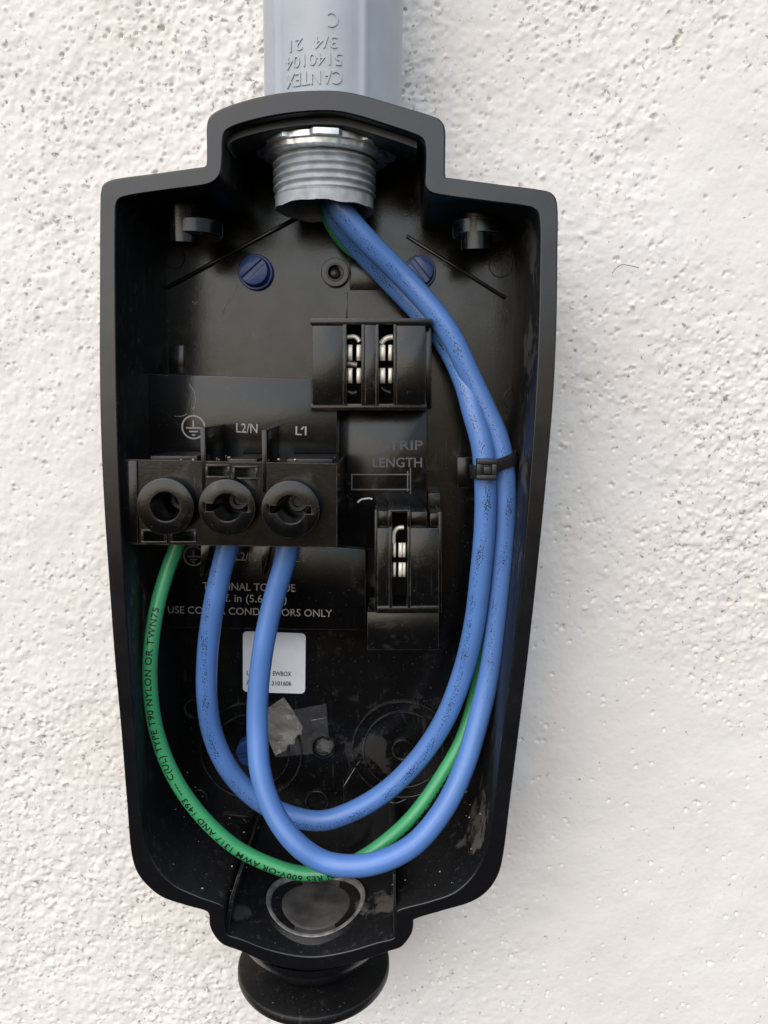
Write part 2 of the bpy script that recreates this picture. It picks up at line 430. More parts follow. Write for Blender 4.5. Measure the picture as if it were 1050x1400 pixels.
n2 = N.new('ShaderNodeTexNoise'); n2.inputs['Scale'].default_value = 650; n2.inputs['Detail'].default_value = 6; L.new(g.outputs['Position'], n2.inputs['Vector'])
n3 = N.new('ShaderNodeTexNoise'); n3.inputs['Scale'].default_value = 500; n3.inputs['Detail'].default_value = 4; n3.inputs['Roughness'].default_value = .6; L.new(g.outputs['Position'], n3.inputs['Vector'])
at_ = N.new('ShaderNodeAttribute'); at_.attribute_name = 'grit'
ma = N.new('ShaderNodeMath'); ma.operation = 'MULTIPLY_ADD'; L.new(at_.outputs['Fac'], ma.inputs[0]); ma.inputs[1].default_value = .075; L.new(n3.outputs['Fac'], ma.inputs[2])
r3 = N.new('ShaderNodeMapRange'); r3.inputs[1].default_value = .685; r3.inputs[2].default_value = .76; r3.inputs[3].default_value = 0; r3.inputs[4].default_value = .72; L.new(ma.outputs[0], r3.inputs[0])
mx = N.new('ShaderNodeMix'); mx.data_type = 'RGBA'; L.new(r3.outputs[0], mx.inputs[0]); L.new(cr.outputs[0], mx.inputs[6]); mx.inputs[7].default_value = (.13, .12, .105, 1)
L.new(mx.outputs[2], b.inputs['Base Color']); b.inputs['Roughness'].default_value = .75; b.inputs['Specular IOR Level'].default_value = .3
bp = N.new('ShaderNodeBump'); bp.inputs['Strength'].default_value = .6; bp.inputs['Distance'].default_value = .00025
L.new(n2.outputs['Fac'], bp.inputs['Height']); L.new(bp.outputs[0], b.inputs['Normal'])
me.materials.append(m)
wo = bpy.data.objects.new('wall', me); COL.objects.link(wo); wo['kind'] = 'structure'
wo['label'] = 'off white stucco wall with pitted plaster'

# ------------------------------------------------------------------ enclosure: housing
PAIRS = [  # outer rim edge, inner rim edge, photo pixels, clockwise from the top
 (447,122.5,447,152.5),(482,126,476,156),(544,143,530,172),(590,157,566,184.5),(600,161,575,189),(606,167,580,195),(609,176,582,204),
 (609.2,205,582,228),(609,236,581,250),(609.4,240.5,582.5,257),(611,241.8,586,262),(615,242.3,592,265),(680,251,660,275),(742,259,715,282),(753,262,727,285),(760,269,735,292),
 (763,282,738,305),(763,350,738,360),(761.5,450,736,455),(757,545,731.5,550),(749,640,725,645),(738,753,716,757),(724,883,702.5,888),(710,1000,687.5,1000),
 (699,1087,678,1075),(689,1168,669,1137),(684,1191,664,1160),(676,1208,655,1182),(663,1223,641,1203),(644,1234.5,619,1221),(605,1246,585,1233),
 (569,1257,545,1244),(566,1259,542,1247),(565.5,1266,541.5,1254),(564,1275,541,1265),(557,1287,540.5,1274),(548,1296,539,1282),(533,1301,515,1289),(480,1319,470,1302),
 (424,1329,423,1308),(370,1319,370,1299),(328,1301,330,1284),(303,1291,310,1277),(292,1279,308,1268),(286,1266,307.5,1256),(285,1252,306.5,1242),(282,1247,303,1237.5),
 (255,1239,275,1227),(223,1228.5,240,1211),(206,1217,220,1193),(188.5,1197,205,1168),(180,1174,196,1135),(173,1100,191,1075),(165,1000,185,1005),(156,900,177,900),
 (148,790,170,790),(142,700,165,700),(138,620,162,620),(135.5,520,159.5,520),(135.5,400,158,400),(136,290,158,300),(137,262,159,281),(140,252,163,273),(149,246,173,269),
 (215,236,230,260),(272,228,283,252.5),(279,226.8,294,247),(281.2,224.5,301,238),(282,200,304,215),(282,172,305,190),(285,160,308,181),(293,152.5,316,175),(320,141,335,168),(380,126.5,390,156.5)]
op = catmull([P(a, b_, H_RIM) for a, b_, _, _ in PAIRS], 5, True)
ip = catmull([P(c, d, H_RIM) for _, _, c, d in PAIRS], 5, True)
n = len(op)
H_FLOOR = 5.0
enc = thing('charger_enclosure', 'open black plastic charger wiring box mounted on the stucco wall', 'wiring box', W(P(430, 1100, 5).x, 0, P(430, 1100, 5).z))
def loop(A, B, f, h): return [W((a.x * (1 - f) + b_.x * f), h, (a.z * (1 - f) + b_.z * f)) for a, b_ in zip(A, B)]
Ls = [loop(op, ip, 0, -.2), loop(op, ip, 0, 45.2), loop(op, ip, .02, 45.7), loop(op, ip, .06, 45.95), loop(op, ip, .10, 46), loop(op, ip, .92, 46), loop(op, ip, .97, 45.9), loop(op, ip, 1, 45.6), loop(op, ip, 1.0, H_FLOOR - 1)]
bm = bmesh.new(); R = [[bm.verts.new(v) for v in l] for l in Ls]
for A, B in zip(R[:-1], R[1:]):
    for k in range(n): bm.faces.new((A[k], A[(k + 1) % n], B[(k + 1) % n], B[k]))
me = bm_mesh(bm, 'side_wall')
ho = link('side_wall', me, 'shell', enc, smooth=50); me.materials.append(M['rim'])
hin = -(45.5) * MM
for p in me.polygons:
    if abs(p.normal.y) > .3: p.material_index = 1
    if p.normal.y < -.97: p.use_smooth = False
# outside of the walls is the plain rim plastic as well
bm = bmesh.new()
a = [bm.verts.new(v) for v in loop(op, ip, .6, H_FLOOR)]; b_ = [bm.verts.new(v) for v in loop(op, ip, .6, .4)]
bm.faces.new(a); bm.faces.new(b_[::-1])
for k in range(n): bm.faces.new((a[k], b_[k], b_[(k + 1) % n], a[(k + 1) % n]))
link('back_panel', bm_mesh(bm, 'back_panel'), 'floor', enc, smooth=30)
# lip that runs under the top of the rim
ti = [k for k in range(n) if P(0, 0, 46) and ip[k].z > P(450, 186, H_RIM).z]
ti.sort(key=lambda k: ip[k].x); seq = [ip[k] for k in ti]
bm = bmesh.new(); rows = []
for p in seq:
    rows.append([bm.verts.new(W(p.x, h, p.z + dz)) for h, dz in ((42.5, .2), (42.5, -1.6), (42, -1.9), (33, -1.9), (33, .2))])
for A, B in zip(rows[:-1], rows[1:]):
    for k in range(4): bm.faces.new((A[k], A[k + 1], B[k + 1], B[k]))
for r_ in (rows[0], rows[-1]): bm.faces.new(r_)
link('inner_lip', bm_mesh(bm, 'inner_lip'), 'shell', enc)
FL = H_FLOOR

# ribs, rings, bosses on the back panel
def bar_px(name, p0, p1, wpx, h0, h1, mat, parent, bevel=.2):
    a = P(*p0, h1); b = P(*p1, h1); d = (b - a).normalized(); nn = Vector((-d.z, 0, d.x)) * (wpx * mmpx(h1) / 2)
    q = [a + nn, b + nn, b - nn, a - nn]
    return prism(name, [(v.x, v.z) for v in q], h0, h1, mat, parent, bevel)
bar_px('rib', (226, 393), (405, 297), 4, FL - .5, FL + 1.3, 'floor', enc)
bar_px('rib', (556, 322), (692, 407), 4, FL - .5, FL + 1.3, 'floor', enc)
for (x, y, ro, ri, hh) in ((238, 352, 14, 12.4, .25), (685, 362, 16, 14.4, .25), (551, 1026, 75, 72.5, .5), (551, 1026, 59, 57, .4), (551, 1026, 16.5, 13.5, .6),
                           (343, 1028, 75, 72.5, .5), (343, 1028, 57, 55, .4), (271, 1092, 14, 11, .6), (433, 1097, 17.5, 15, .6), (265, 970, 15, 12.5, .5), (705, 545, 16, 14.5, .4), (630, 1150, 17, 14, .5), (350, 1120, 17, 14, .5)):
    ring('knockout_ring', x, y, ro, ri, FL - .3, FL + hh * 1.8, 'floor', enc, 64)
# slotted oval hanger hole with a dusty web
ring('screw_hole_boss', 442, 1022, 17, 11, FL - .3, FL + .9, 'floor', enc)
o = ring('screw_hole_boss', 458, 372, 18.5, 10.5, FL - .3, FL + 2.2, 'floor', enc)
ring('screw_hole_rim', 458, 372, 11.5, 9, FL - .3, FL + 2.6, 'block', enc)
lathe('panel_screw', [(1.9, 0), (1.9, .5), (1.4, .9), (0, 1.0)], fr_out(457, 374, FL), 'steel', enc, 20)
prism('panel_seam', px_poly([(473, 400), (475, 400), (475, 436), (473, 436)], FL + .3), FL - .3, FL + .4, 'floor', enc, .05)
prism('pad', px_box(478, 352, 545, 396, FL + .8), FL - .3, FL + .8, 'floor', enc, .3)
prism('locating_tab', px_box(230, 472, 251, 512, FL + 1), FL - .3, FL + 1, 'floor', enc, .2)
prism('foot_rail', px_poly([(288, 1111), (345, 1117), (345, 1120), (288, 1114)], FL + 1), FL - .3, FL + 1, 'floor', enc, .1)
prism('foot_rail', px_poly([(226, 890), (230, 890), (243, 1063), (238, 1063)], FL + 3), FL - .3, FL + 3, 'floor', enc, .1)

# blue slotted screws
def screw(px, py, r, ang, label, h=FL):
    k = mmpx(h + 4); r *= k
    bm = bmesh.new(); fr = fr_out(px, py, h + 4); o = fr[0] + Vector((0, 4 * MM, 0))
    add_lathe(bm, [(r, -.3), (r, 1.4), (r - .25, 1.7), (r * .86, 1.7), (r * .84, 2.1), (r * .84, 3.6), (r * .78, 4.1), (0, 4.15)], (o, OUT, EX, UP), 48)
    # slot: press the verts of the top disc down along a bar
    sc = link('mounting_screw', bm_mesh(bm, 'screw'), 'screw', enc); sc['label'] = label
    bm = bmesh.new(); ca, sa = math.cos(ang), math.sin(ang); L2, w2 = r * .80, .55
    q = [(L2, w2), (-L2, w2), (-L2, -w2), (L2, -w2)]
    c = P(px, py, h + 4)
    def rot(u, v): return (c.x + u * ca - v * sa, c.z + u * sa + v * ca)
    for s_ in (1, -1):    # two half-discs standing proud either side of the slot
        arc = [(r * .80 * math.cos(t), r * .80 * math.sin(t)) for t in np.linspace(.18, math.pi - .18, 20)]
        add_prism(bm, [rot(u, v * s_) for u, v in arc], h + 3.6, h + 5.0)
    link('slotted_head', bm_mesh(bm, 'head', .22), 'screw', sc)
screw(347, 370, 23.5, math.radians(42), 'blue slotted mounting screw')
screw(574, 370, 22, math.radians(-50), 'blue slotted mounting screw behind the blue wires')
screw(343, 1028, 26, math.radians(20), 'dark blue screw under the looped wire', FL - 2)

# snap hooks under the shoulders
for (xp, xc_, yy) in ((250, 268, 268), (652, 655, 278)):
    pz = P(xp, yy - 6, H_RIM).z; x = P(xp, 300, 30).x; x2 = P(xc_, 320, 27).x
    o = lathe('snap_post', [(3.9, -9), (3.9, -.5), (4.4, .8)], fr_up(x, 30, pz), 'block', enc, 32)
    cap = lathe('snap_cap', [(0, -2.6), (6.4, -2.6), (7, -2.0), (7, 1.2), (6.6, 1.5), (0, 1.5)], fr_up(x2, 27, P(xc_, 312, 27).z), 'block', enc, 40)

# ------------------------------------------------------------------ terminal block
tb_loc = WP(315, 690, 28)
HB = 42.0
def cut(me, cutters):
    """me with the cutter meshes taken out of it"""
    a = bpy.data.objects.new('a', me); COL.objects.link(a); bs = []
    for c in cutters:
        b = bpy.data.objects.new('b', c); COL.objects.link(b); bs.append(b); b.hide_render = True
        md = a.modifiers.new('c', 'BOOLEAN'); md.operation = 'DIFFERENCE'; md.object = b; md.solver = 'EXACT'
    bpy.context.view_layer.update()
    out = bpy.data.meshes.new_from_object(a.evaluated_get(bpy.context.evaluated_depsgraph_get()))
    for o in [a] + bs: bpy.data.objects.remove(o)
    return out
def solid(pts, h0, h1):
    bm = bmesh.new(); add_prism(bm, pts, h0, h1); return bm_mesh(bm)
WINS = ((284, 638, 311, 651), (321, 640, 349, 653), (196, 727, 225, 740), (236, 727, 265, 740))
BOSS = ((225.5, 693, 40.5, 20.5, False, 'ground terminal screw well with a plain round hole'), (310, 694, 40, 19.5, True, 'middle terminal screw well with notched hole'),
        (397, 697, 41, 19.5, True, 'terminal screw well at the open end of the block'))
cuts_ = [solid(px_box(*q, HB), HB - 9, HB + 2) for q in WINS]
for (bx_, by_, _, ri_, _, _) in BOSS:
    c = P(bx_, by_, HB + 5); rr_ = ri_ * mmpx(HB + 5) + .1
    cuts_.append(solid([(c.x + rr_ * 1.5 * math.cos(2 * math.pi * t / 40), c.z + rr_ * 1.5 * math.sin(2 * math.pi * t / 40)) for t in range(40)], HB - 13, HB + 2))
me = cut(solid(px_poly([(170, 628), (461, 634), (461, 749), (173, 744)], HB), 16, HB), cuts_)
bm = bmesh.new(); bm.from_mesh(me)
tb = link('terminal_block', bm_mesh(bm, 'terminal_block', .3), 'block', enc, smooth=0)
prism('end_cheek', px_poly([(168, 629), (187, 630), (189, 743), (172, 743)], HB + .7), 20, HB + .7, 'block', tb, .35)
prism('label_plate', px_poly([(199, 511), (461, 519), (461, 650), (199, 645)], 22), FL - .5, 22, 'block', enc, .3)
plate2 = prism('torque_plate', px_poly([(176, 720), (500, 752), (500, 862), (215, 858)], 15), FL - .5, 15, 'block', enc, .25)
for (x0, x1, y0, y1, yb) in ((276, 305, 584, 580, 640), (360, 384, 588, 581, 642)):
    x = P(x0, 600, HB).x; zt = P(x0, y0, HB).z; zb = P(x0, yb, HB).z - 6
    bm = bmesh.new()
    sec = [(HB + .1, zt), (21.8, P(x1, y1, 22).z), (21.8, zb), (HB + .1, zb)]
    A = [bm.verts.new(W(x - .4, h, z)) for h, z in sec]; B = [bm.verts.new(W(x + .9, h, z)) for h, z in sec]
    bm.faces.new(A); bm.faces.new(B[::-1])
    for k in range(4): bm.faces.new((A[k], B[k], B[(k + 1) % 4], A[(k + 1) % 4]))
    link('divider', bm_mesh(bm, 'divider', .2), 'block', tb)
for (x0, x1, yt, yb) in ((274, 288, 744, 788), (357, 370, 746, 790)):
    prism('lower_divider', px_poly([(x0, yt), (x1, yt), (x0 + 2, yb), (x0, yb)], 26), 14.5, 26, 'block', tb, .2)
def boss(px, py, r, rin, notch, label):
    hb = HB + 5; k = mmpx(hb); r *= k; rin *= k
    fr = (WP(px, py, hb), OUT, EX, UP); seg = 96
    def rf(rr, a, t):
        if rr < rin * 1.3 and notch:
            s_ = abs(rr * math.sin(a))
            if abs(math.sin(a)) < .22: return rr * 1.5
        return rr
    o = lathe('terminal_boss', [(r, -6.5), (r, -.5), (r - .15, -.15), (r - .5, 0), (rin + .25, 0), (rin, -.25), (rin, -18), (0, -18)], fr, 'block', tb, seg, rf)
    o['label'] = label
    sh = lathe('terminal_screw', [(rin * .8, -18), (rin * .8, -14.5), (rin * .7, -14), (rin * .42, -14), (rin * .38, -15.5), (0, -15.5)], fr, 'steel', o, 32)
for q in BOSS: boss(*q)
def window_px(x0, y0, x1, y1):
    boxes('slot_frame', [(x0 - 3, y0 - 3, x1 + 3, y0, HB - .5, HB + .5), (x0 - 3, y1, x1 + 3, y1 + 3, HB - .5, HB + .5),
                         (x0 - 3, y0 - 1, x0, y1 + 1, HB - .5, HB + .45), (x1, y0 - 1, x1 + 3, y1 + 1, HB - .5, HB + .45)], 'block', tb, .12)
for q in WINS: window_px(*q)
# dusty ledge on top of the block
boxes('ledge', [(205, 623, 270, 631, 23, HB - 3), (312, 627, 352, 634, 23, HB - 3), (392, 627, 455, 635, 23, HB - 3)], 'shell', tb, .4)

# printed marks
def ground_symbol(cx, cy, r, h, mat):
    bm = bmesh.new(); k = mmpx(h); c = P(cx, cy, h); R_ = r * k
    add_lathe(bm, [(R_, 0), (R_, .06), (R_ * .87, .06), (R_ * .87, 0)], (W(c.x, h, c.z), OUT, EX, UP), 40)
    w = R_ * .13
    for (x0, x1, z0, z1) in ((-w * .5, w * .5, -.02 * R_, .58 * R_), (-.62 * R_, .62 * R_, -.12 * R_, 0.0), (-.36 * R_, .36 * R_, -.42 * R_, -.30 * R_), (-.15 * R_, .15 * R_, -.70 * R_, -.58 * R_)):
        add_prism(bm, [(c.x + x0, c.z + z1), (c.x + x1, c.z + z1), (c.x + x1, c.z + z0), (c.x + x0, c.z + z0)], h, h + .07)
    return link('ground_symbol', bm_mesh(bm, 'sym'), mat, enc, smooth=0)
ground_symbol(264.5, 584, 16.5, 22, 'ink_grey'); ground_symbol(264.5, 760, 14.5, 15, 'ink_tan')
flat_text('L2/N', (323, 591), (352, 592), 12.5, 22, 'ink_grey', enc)
flat_text('L1', (404, 594.5), (419, 595), 12, 22, 'ink_grey', enc)
flat_text('L2/N', (322, 766), (350, 767), 12, 15, 'ink_tan', enc)
flat_text('L1', (402, 768), (416, 768.5), 12, 15, 'ink_tan', enc)
bar_px('printed_text', (411.6, 587), (415.8, 583.6), 2.0, 22, 22.07, 'ink_grey', enc, 0); bar_px('printed_text', (409, 760.5), (413, 757.2), 2.0, 15, 15.07, 'ink_tan', enc, 0)
flat_text('TERMINAL TORQUE', (277, 806), (404, 809), 11, 15, 'ink_tan', enc)
flat_text('lbf. in (5.6 Nm)', (298, 822), (392, 824.5), 11, 15, 'ink_tan', enc)
flat_text('USE COPPER CONDUCTORS ONLY', (229.5, 838), (454, 843.5), 10.5, 15, 'ink_tan', enc)

def scuff(pts, h, w):
    path = catmull([P(x, y, h) for x, y in pts], 5); bm = bmesh.new(); rows = []
    for i, p in enumerate(path):
        d = (path[min(i + 1, len(path) - 1)] - path[max(i - 1, 0)]).normalized(); k = w * mmpx(h) * .5 * (.35 + .9 * random.random()) * (.3 if i in (0, len(path) - 1) else 1)
        nn = Vector((-d.z, 0, d.x)) * k
        rows.append([bm.verts.new(W(q.x, h + dh, q.z)) for q, dh in ((p + nn, .01), (p, .05), (p - nn, .01))])
    for A, B in zip(rows[:-1], rows[1:]):
        for k in range(2): bm.faces.new((A[k], A[k + 1], B[k + 1], B[k]))
    return link('scuff_mark', bm_mesh(bm, 'scuff'), 'scuff', enc)
M['scuff'] = simple('pale_scuff', (.24, .24, .24), .7, noise=.4, nscale=2500)
for pts, h, w in (([(258, 524), (266, 538), (267, 552), (263, 562)], 22.02, 1.6), ([(256, 566), (248, 569), (238, 569)], 22.02, 1.1), 
                  ([(326, 388), (318, 405), (309, 418), (303, 434)], FL + .03, 1.1), ([(311, 424), (306, 427)], FL + .03, 1.5), ([(263, 412), (267, 416), (269, 412)], FL + .03, 2), ([(344, 455), (349, 461)], FL + .03, 1),
                  ([(425, 985), (447, 981)], FL + .03, 1), ([(470, 1075), (484, 1052), (492, 1040)], FL + .03, 1.2), ([(520, 1090), (540, 1098), (556, 1092)], FL + .03, 1.2), ([(318, 1120), (340, 1122)], FL + .03, 1.5)):
    scuff(pts, h, w)

# ------------------------------------------------------------------ blade sockets
def contact(x0, y0, x1, y1, h, parent, bow=.3):
    """one upright spring leaf, its face bowed towards the eye"""
    a = P(x0, y0, h); b = P(x1, y1, h); bm = bmesh.new(); rows = []
    for t in np.linspace(0, 1, 7):
        z = a.z + (b.z - a.z) * t; e = 1 - (2 * t - 1) ** 4
        rows.append([bm.verts.new(W(a.x + (b.x - a.x) * u, h - 1.2 + 1.2 * e + bow * math.sin(math.pi * u), z)) for u in np.linspace(0, 1, 6)])
    for A, B in zip(rows[:-1], rows[1:]):
        for k in range(5): bm.faces.new((A[k], A[k + 1], B[k + 1], B[k]))
    bmesh.ops.solidify(bm, geom=list(bm.faces), thickness=.35 * MM)
    return link('contact_leaf', bm_mesh(bm, 'leaf'), 'brass', parent, smooth=60)
HS = 29.0
s1 = boxes('blade_socket', [(427, 444, 470, 554, 12, HS - .6), (540, 444, 582, 554, 12, HS - .6), (469, 442, 474, 554, 12, HS), (494, 442, 499, 554, 12, HS), (497, 443, 516, 554, 12, HS - .3),
     (514, 442, 518, 554, 12, HS), (538, 442, 542, 554, 12, HS), (424, 435, 591, 443.5, 12, HS + .2), (425, 552, 583, 561, 12, HS - 1.2), (580, 444, 590, 560, 12, HS - 4)], 'block', enc, .22)
s1['label'] = 'upper black socket with two slots of brass contacts'
prism('socket_floor', px_box(470, 440, 540, 556, 16), FL - .4, 16, 'void', s1, 0)
for (xa, xb) in ((475.5, 481.5), (487.5, 493), (519.5, 526.5), (531, 536)):
    for (ya, yb) in ((471, 493), (503, 524)): contact(xa, ya, xb, yb, 27.3, s1)
def hoop(pts, h, r, parent):
    path = catmull([WP(x, y, h) for x, y in pts], 8)
    return tube('contact_hoop', path, r, 'brass', parent, 12)
hoop([(475, 461), (482, 460), (488, 462), (491.5, 467)], 25, .6, s1)
hoop([(537, 461), (531, 461.5), (525, 465), (521, 470)], 25, .75, s1)
hoop([(476, 536), (482, 538), (488, 536)], 22, .8, s1).data.materials[0] = M['steel']; hoop([(521, 530), (526, 534), (534, 537)], 22, .6, s1).data.materials[0] = M['steel']
hoop([(476, 497), (488, 499)], 22, .7, s1)
prism('strip_gauge_plate', px_poly([(462, 556), (584, 556), (583, 695), (512, 695), (512, 751), (462, 751)], 14), FL - .4, 14, 'block', enc, .25)
flat_text('STRIP', (521, 615), (578, 615), 13, 14, 'ink_dark', enc, 'raised_text', 0, .012, .03)
flat_text('LENGTH', (510, 638.5), (577, 638.5), 13, 14, 'ink_dark', enc, 'raised_text', 0, .012, .03)
boxes('strip_gauge', [(480, 648, 560, 649.8, 13, 14.5), (480, 668.5, 560, 670.3, 13, 14.5), (480, 649, 481.8, 669, 13, 14.45), (556.5, 644, 558.3, 672, 13, 14.45), (560.5, 640, 562, 676, 13, 14.4)], 'ink_dark', enc, .05)
s2 = boxes('blade_socket', [(515, 722, 535, 838, 12, HS - .6), (559, 722, 600, 838, 12, HS - .6), (532, 720, 536, 832, 12, HS), (557, 720, 561, 832, 12, HS), (512, 697, 516, 838, 12, HS - .3), (599, 700, 604, 838, 12, HS - 2),
     (515, 829, 600, 839, 12, HS - .4), (516, 699, 532, 722, 12, HS - 2.0), (531, 697, 536, 721, 12, HS), (557, 697, 561, 721, 12, HS), (533, 697, 560, 701, 12, HS), (560, 700, 584, 721, 12, HS - 2), (588, 702, 600, 720, 12, HS - 1.5), (502, 837, 600, 889, 12, HS - 1.2)], 'block', enc, .22)
s2['label'] = 'lower black socket with one slot of brass contacts'
prism('socket_floor', px_box(534, 700, 559, 832, 16), FL - .4, 16, 'void', s2, 0)
for (xa, xb) in ((537.5, 541), (545, 550), (551, 554.5)):
    for (ya, yb) in ((743, 763), (770, 790)): contact(xa, ya, xb, yb, 27.3, s2)
hoop([(538, 742), (539, 728), (544, 722), (552, 721)], 25, .6, s2)
prism('dusty_catch', px_box(585, 674, 602, 692, 12), FL - .4, 12, 'shell', enc, .4)
prism('tie_anchor', px_box(625, 625, 648, 668, 18), FL - .4, 18, 'block', enc, .5)

# ------------------------------------------------------------------ bottom knockout, gland
zb = P(423, 1308, H_RIM).z
xb = P(432, 1220, 25).x
prism('chamber_wall', px_poly([(537, 1196), (541, 1196), (542, 1282), (538, 1282)], 44), 8, 44, 'shell', enc, .3)
prism('chamber_wall', px_poly([(324, 1197), (328.5, 1197), (320, 1225), (312.5, 1276), (307.5, 1275), (314, 1228)], 44), 8, 44, 'shell', enc, .3)
def on_arc(o):
    # the chamber's floor curves up to the sides: let the ring lie on it
    for v in o.data.vertices:
        x = (v.co.x + wpos(o).x) / MM; v.co.z += 5.0 * ((x - xb) / 20.5) ** 2 * MM
    o.data.update(); return o
on_arc(lathe('knockout_collar', [(17.2, -1.0), (15.6, .5), (15.0, .9)], fr_up(xb, 25, zb + .4), 'shell', enc, 64))
on_arc(lathe('knockout_lip', [(15.02, .85), (14.8, 1.15), (14.0, 1.15), (13.6, .8), (13.4, -.3)], fr_up(xb, 25, zb + .4), simple('dusty_collar', (.20, .195, .185), .6, noise=.6, nscale=260), enc, 64))
on_arc(lathe('knockout_plug', [(13.6, .1), (10.6, .1), (10.2, .45), (9.6, .6), (5, .5), (0, .5)], fr_up(xb, 25, zb + .15), simple('dusty_plug', (.075, .072, .068), .5, noise=.55, nscale=180), enc, 48))
gl = lathe('cable_gland', [(22.4, -1), (22.2, -3), (20.5, -6), (17.5, -9.5), (14, -12.5), (12, -15.5), (11.5, -16)], fr_up(xb - .6, 25, zb - 2.5), 'rim', enc, 72)
lathe('gland_flange', [(11, -14.6), (22.0, -14.8), (22.8, -15.1), (23.1, -15.6), (23.1, -17.2), (22.8, -17.8), (21.8, -18.1), (0, -18.1)], fr_up(xb - .6, 25, zb - 2.5), 'shell', gl, 72)
bar = prism('mould_seam', [(xb - .8, zb - 3), (xb - .6, zb - 3), (xb - .6, zb - 10), (xb - .8, zb - 10)], 30, 31, 'rim', gl, 0)

# ------------------------------------------------------------------ conduit adapter and locknut
ax_h = 25.0; zt = P(447, 153, H_RIM).z; xa = P(444, 255, ax_h).x
adp = thing('conduit_adapter', 'grey plastic conduit adapter with raised lettering entering the top of the box', 'conduit adapter', W(xa, ax_h, zt))
xbd = P(451, 70, ax_h + 10).x
def body_r(r, a, t):
    # ribs and flats down the hub; angle pi/2 faces the eye
    d = math.degrees(a) - 90; d = (d + 180) % 360 - 180
    if r < 17: return r
    for c, w, hgt in ((-30, 3.5, .55), (46, 3, .5), (63, 4, .5), (-150, 4, .5), (150, 4, .5)):
        if abs(d - c) < w * 2: r += hgt * math.exp(-((d - c) / w) ** 2)
    return r
zz = zt + 3
lathe('hub', [(12, 1.5), (17.2, 1.5), (17.6, 2), (17.65, 20), (17.7, 30.5), (17.5, 32.6), (17.1, 33.8), (16.3, 34.3), (16.1, 52), (13.4, 52)], fr_up(xbd, ax_h, zz), 'pvc', adp, 180, body_r, 30)
lathe('pipe', [(13.35, 48), (13.35, 330)], fr_up(xbd, ax_h, zz), 'pvc', adp, 48)
z_end = P(447, 272, ax_h + 13).z
Lth = zt - z_end
bm = bmesh.new(); seg, rowsn = 72, 130; rows = []
for i in range(rowsn + 1):
    t = -Lth * i / rowsn; row = []
    for k in range(seg):
        a = 2 * math.pi * k / seg
        ph = (t / 1.95 + k / seg) % 1.0
        tri = abs(2 * ph - 1); tri = min(1, max(0, (tri - .18) * 1.5))
        fade = min(1, max(0, (Lth + t - 2.6) / 1.2))
        r = 12.7 + .9 * tri * fade - .012 * (-t)
        if fade < .3: r += .35 + .1 * math.sin(a * 3)
        dz = 0
        if i == rowsn: dz = .35 * math.sin(a * 7) * math.sin(a * 3 + 1)
        row.append(bm.verts.new(W(xa, ax_h, zt) + (UP * (t + dz) + EX * r * math.cos(a) + OUT * r * math.sin(a)) * MM))
    rows.append(row)
for i, rr in enumerate((12.0, 11.0)):
    rows.append([bm.verts.new(W(xa, ax_h, zt) + (UP * (-Lth + .15 + i * .6) + EX * rr * math.cos(2 * math.pi * k / seg) + OUT * rr * math.sin(2 * math.pi * k / seg)) * MM) for k in range(seg)])
rows.append([bm.verts.new(W(xa, ax_h, zt) + (UP * 3 + EX * 11 * math.cos(2 * math.pi * k / seg) + OUT * 11 * math.sin(2 * math.pi * k / seg)) * MM) for k in range(seg)])
for A, B in zip(rows[:-1], rows[1:]):
    for k in range(seg): bm.faces.new((A[k], B[k], B[(k + 1) % seg], A[(k + 1) % seg]))
bm.faces.new(rows[-1])
th_ = link('thread', bm_mesh(bm, 'thread'), 'pvc_thread', adp, smooth=70)
th_['label'] = 'threaded end with a ragged scuffed lip'
def wrap_text(txt, z_mid, cap, wd_mm, ang0, r):
    """letters stand on their heads, curved round the hub"""
    bm, x0, x1 = text_mesh(txt, .04, cuts=1)
    k = wd_mm / (x1 - x0); c = cap / .7
    for v in bm.verts:
        u = -((v.co.x - x0) * k - wd_mm / 2); z = -(v.co.y * c) + cap / 2; a = ang0 + u / r
        rr = r + .12 + v.co.z * 4
        v.co = W(xbd + rr * math.sin(a), ax_h + rr * math.cos(a), z_mid + z)
    me = bpy.data.meshes.new('letters'); bm.to_mesh(me); bm.free()
    return link('raised_text', me, 'pvc', adp, smooth=30)
def hub_z(py): return P(440, py, ax_h + 18).z
def hub_w(px): return px * mmpx(ax_h + 18)
a0 = (433 - 452) * mmpx(ax_h + 18) / 17.6
wrap_text('CANTEX', hub_z(105), 3.0, hub_w(76), a0, 17.6)
wrap_text('5140104', hub_z(80), 2.7, hub_w(76), a0, 17.6)
wrap_text('3/4  21', hub_z(57), 2.6, hub_w(64), a0, 17.6)
wrap_text('C', hub_z(26), 3.4, hub_w(13), a0 + .28, 17.6)

nutz = zt - .3
def nut_r(r, a, t):
    if r < 15: return r
    k = (a * 8 / (2 * math.pi) + .62) % 1
    lug = min(1, max(0, (.30 - abs(k - .5)) * 14))
    return r + 1.3 * lug * (1 if t > -3.5 else .25) + .2 * math.sin(a * 3 + 1)
bm = bmesh.new()
add_lathe(bm, [(13.2, -1.2), (13.2, -5.0), (15.0, -5.0), (15.7, -4.7), (15.9, -3.6), (16.8, -3.4), (16.9, -2.1), (16.4, -1.9), (13.2, -1.2)], fr_up(xa + .4, ax_h, nutz), 192, nut_r)
nut = link('locknut', bm_mesh(bm, 'locknut'), 'zinc', None, at=W(xa, ax_h, nutz - 5), smooth=35)
nut['label'] = 'silver zinc locknut tightened on the grey threaded fitting'; nut['category'] = 'locknut'

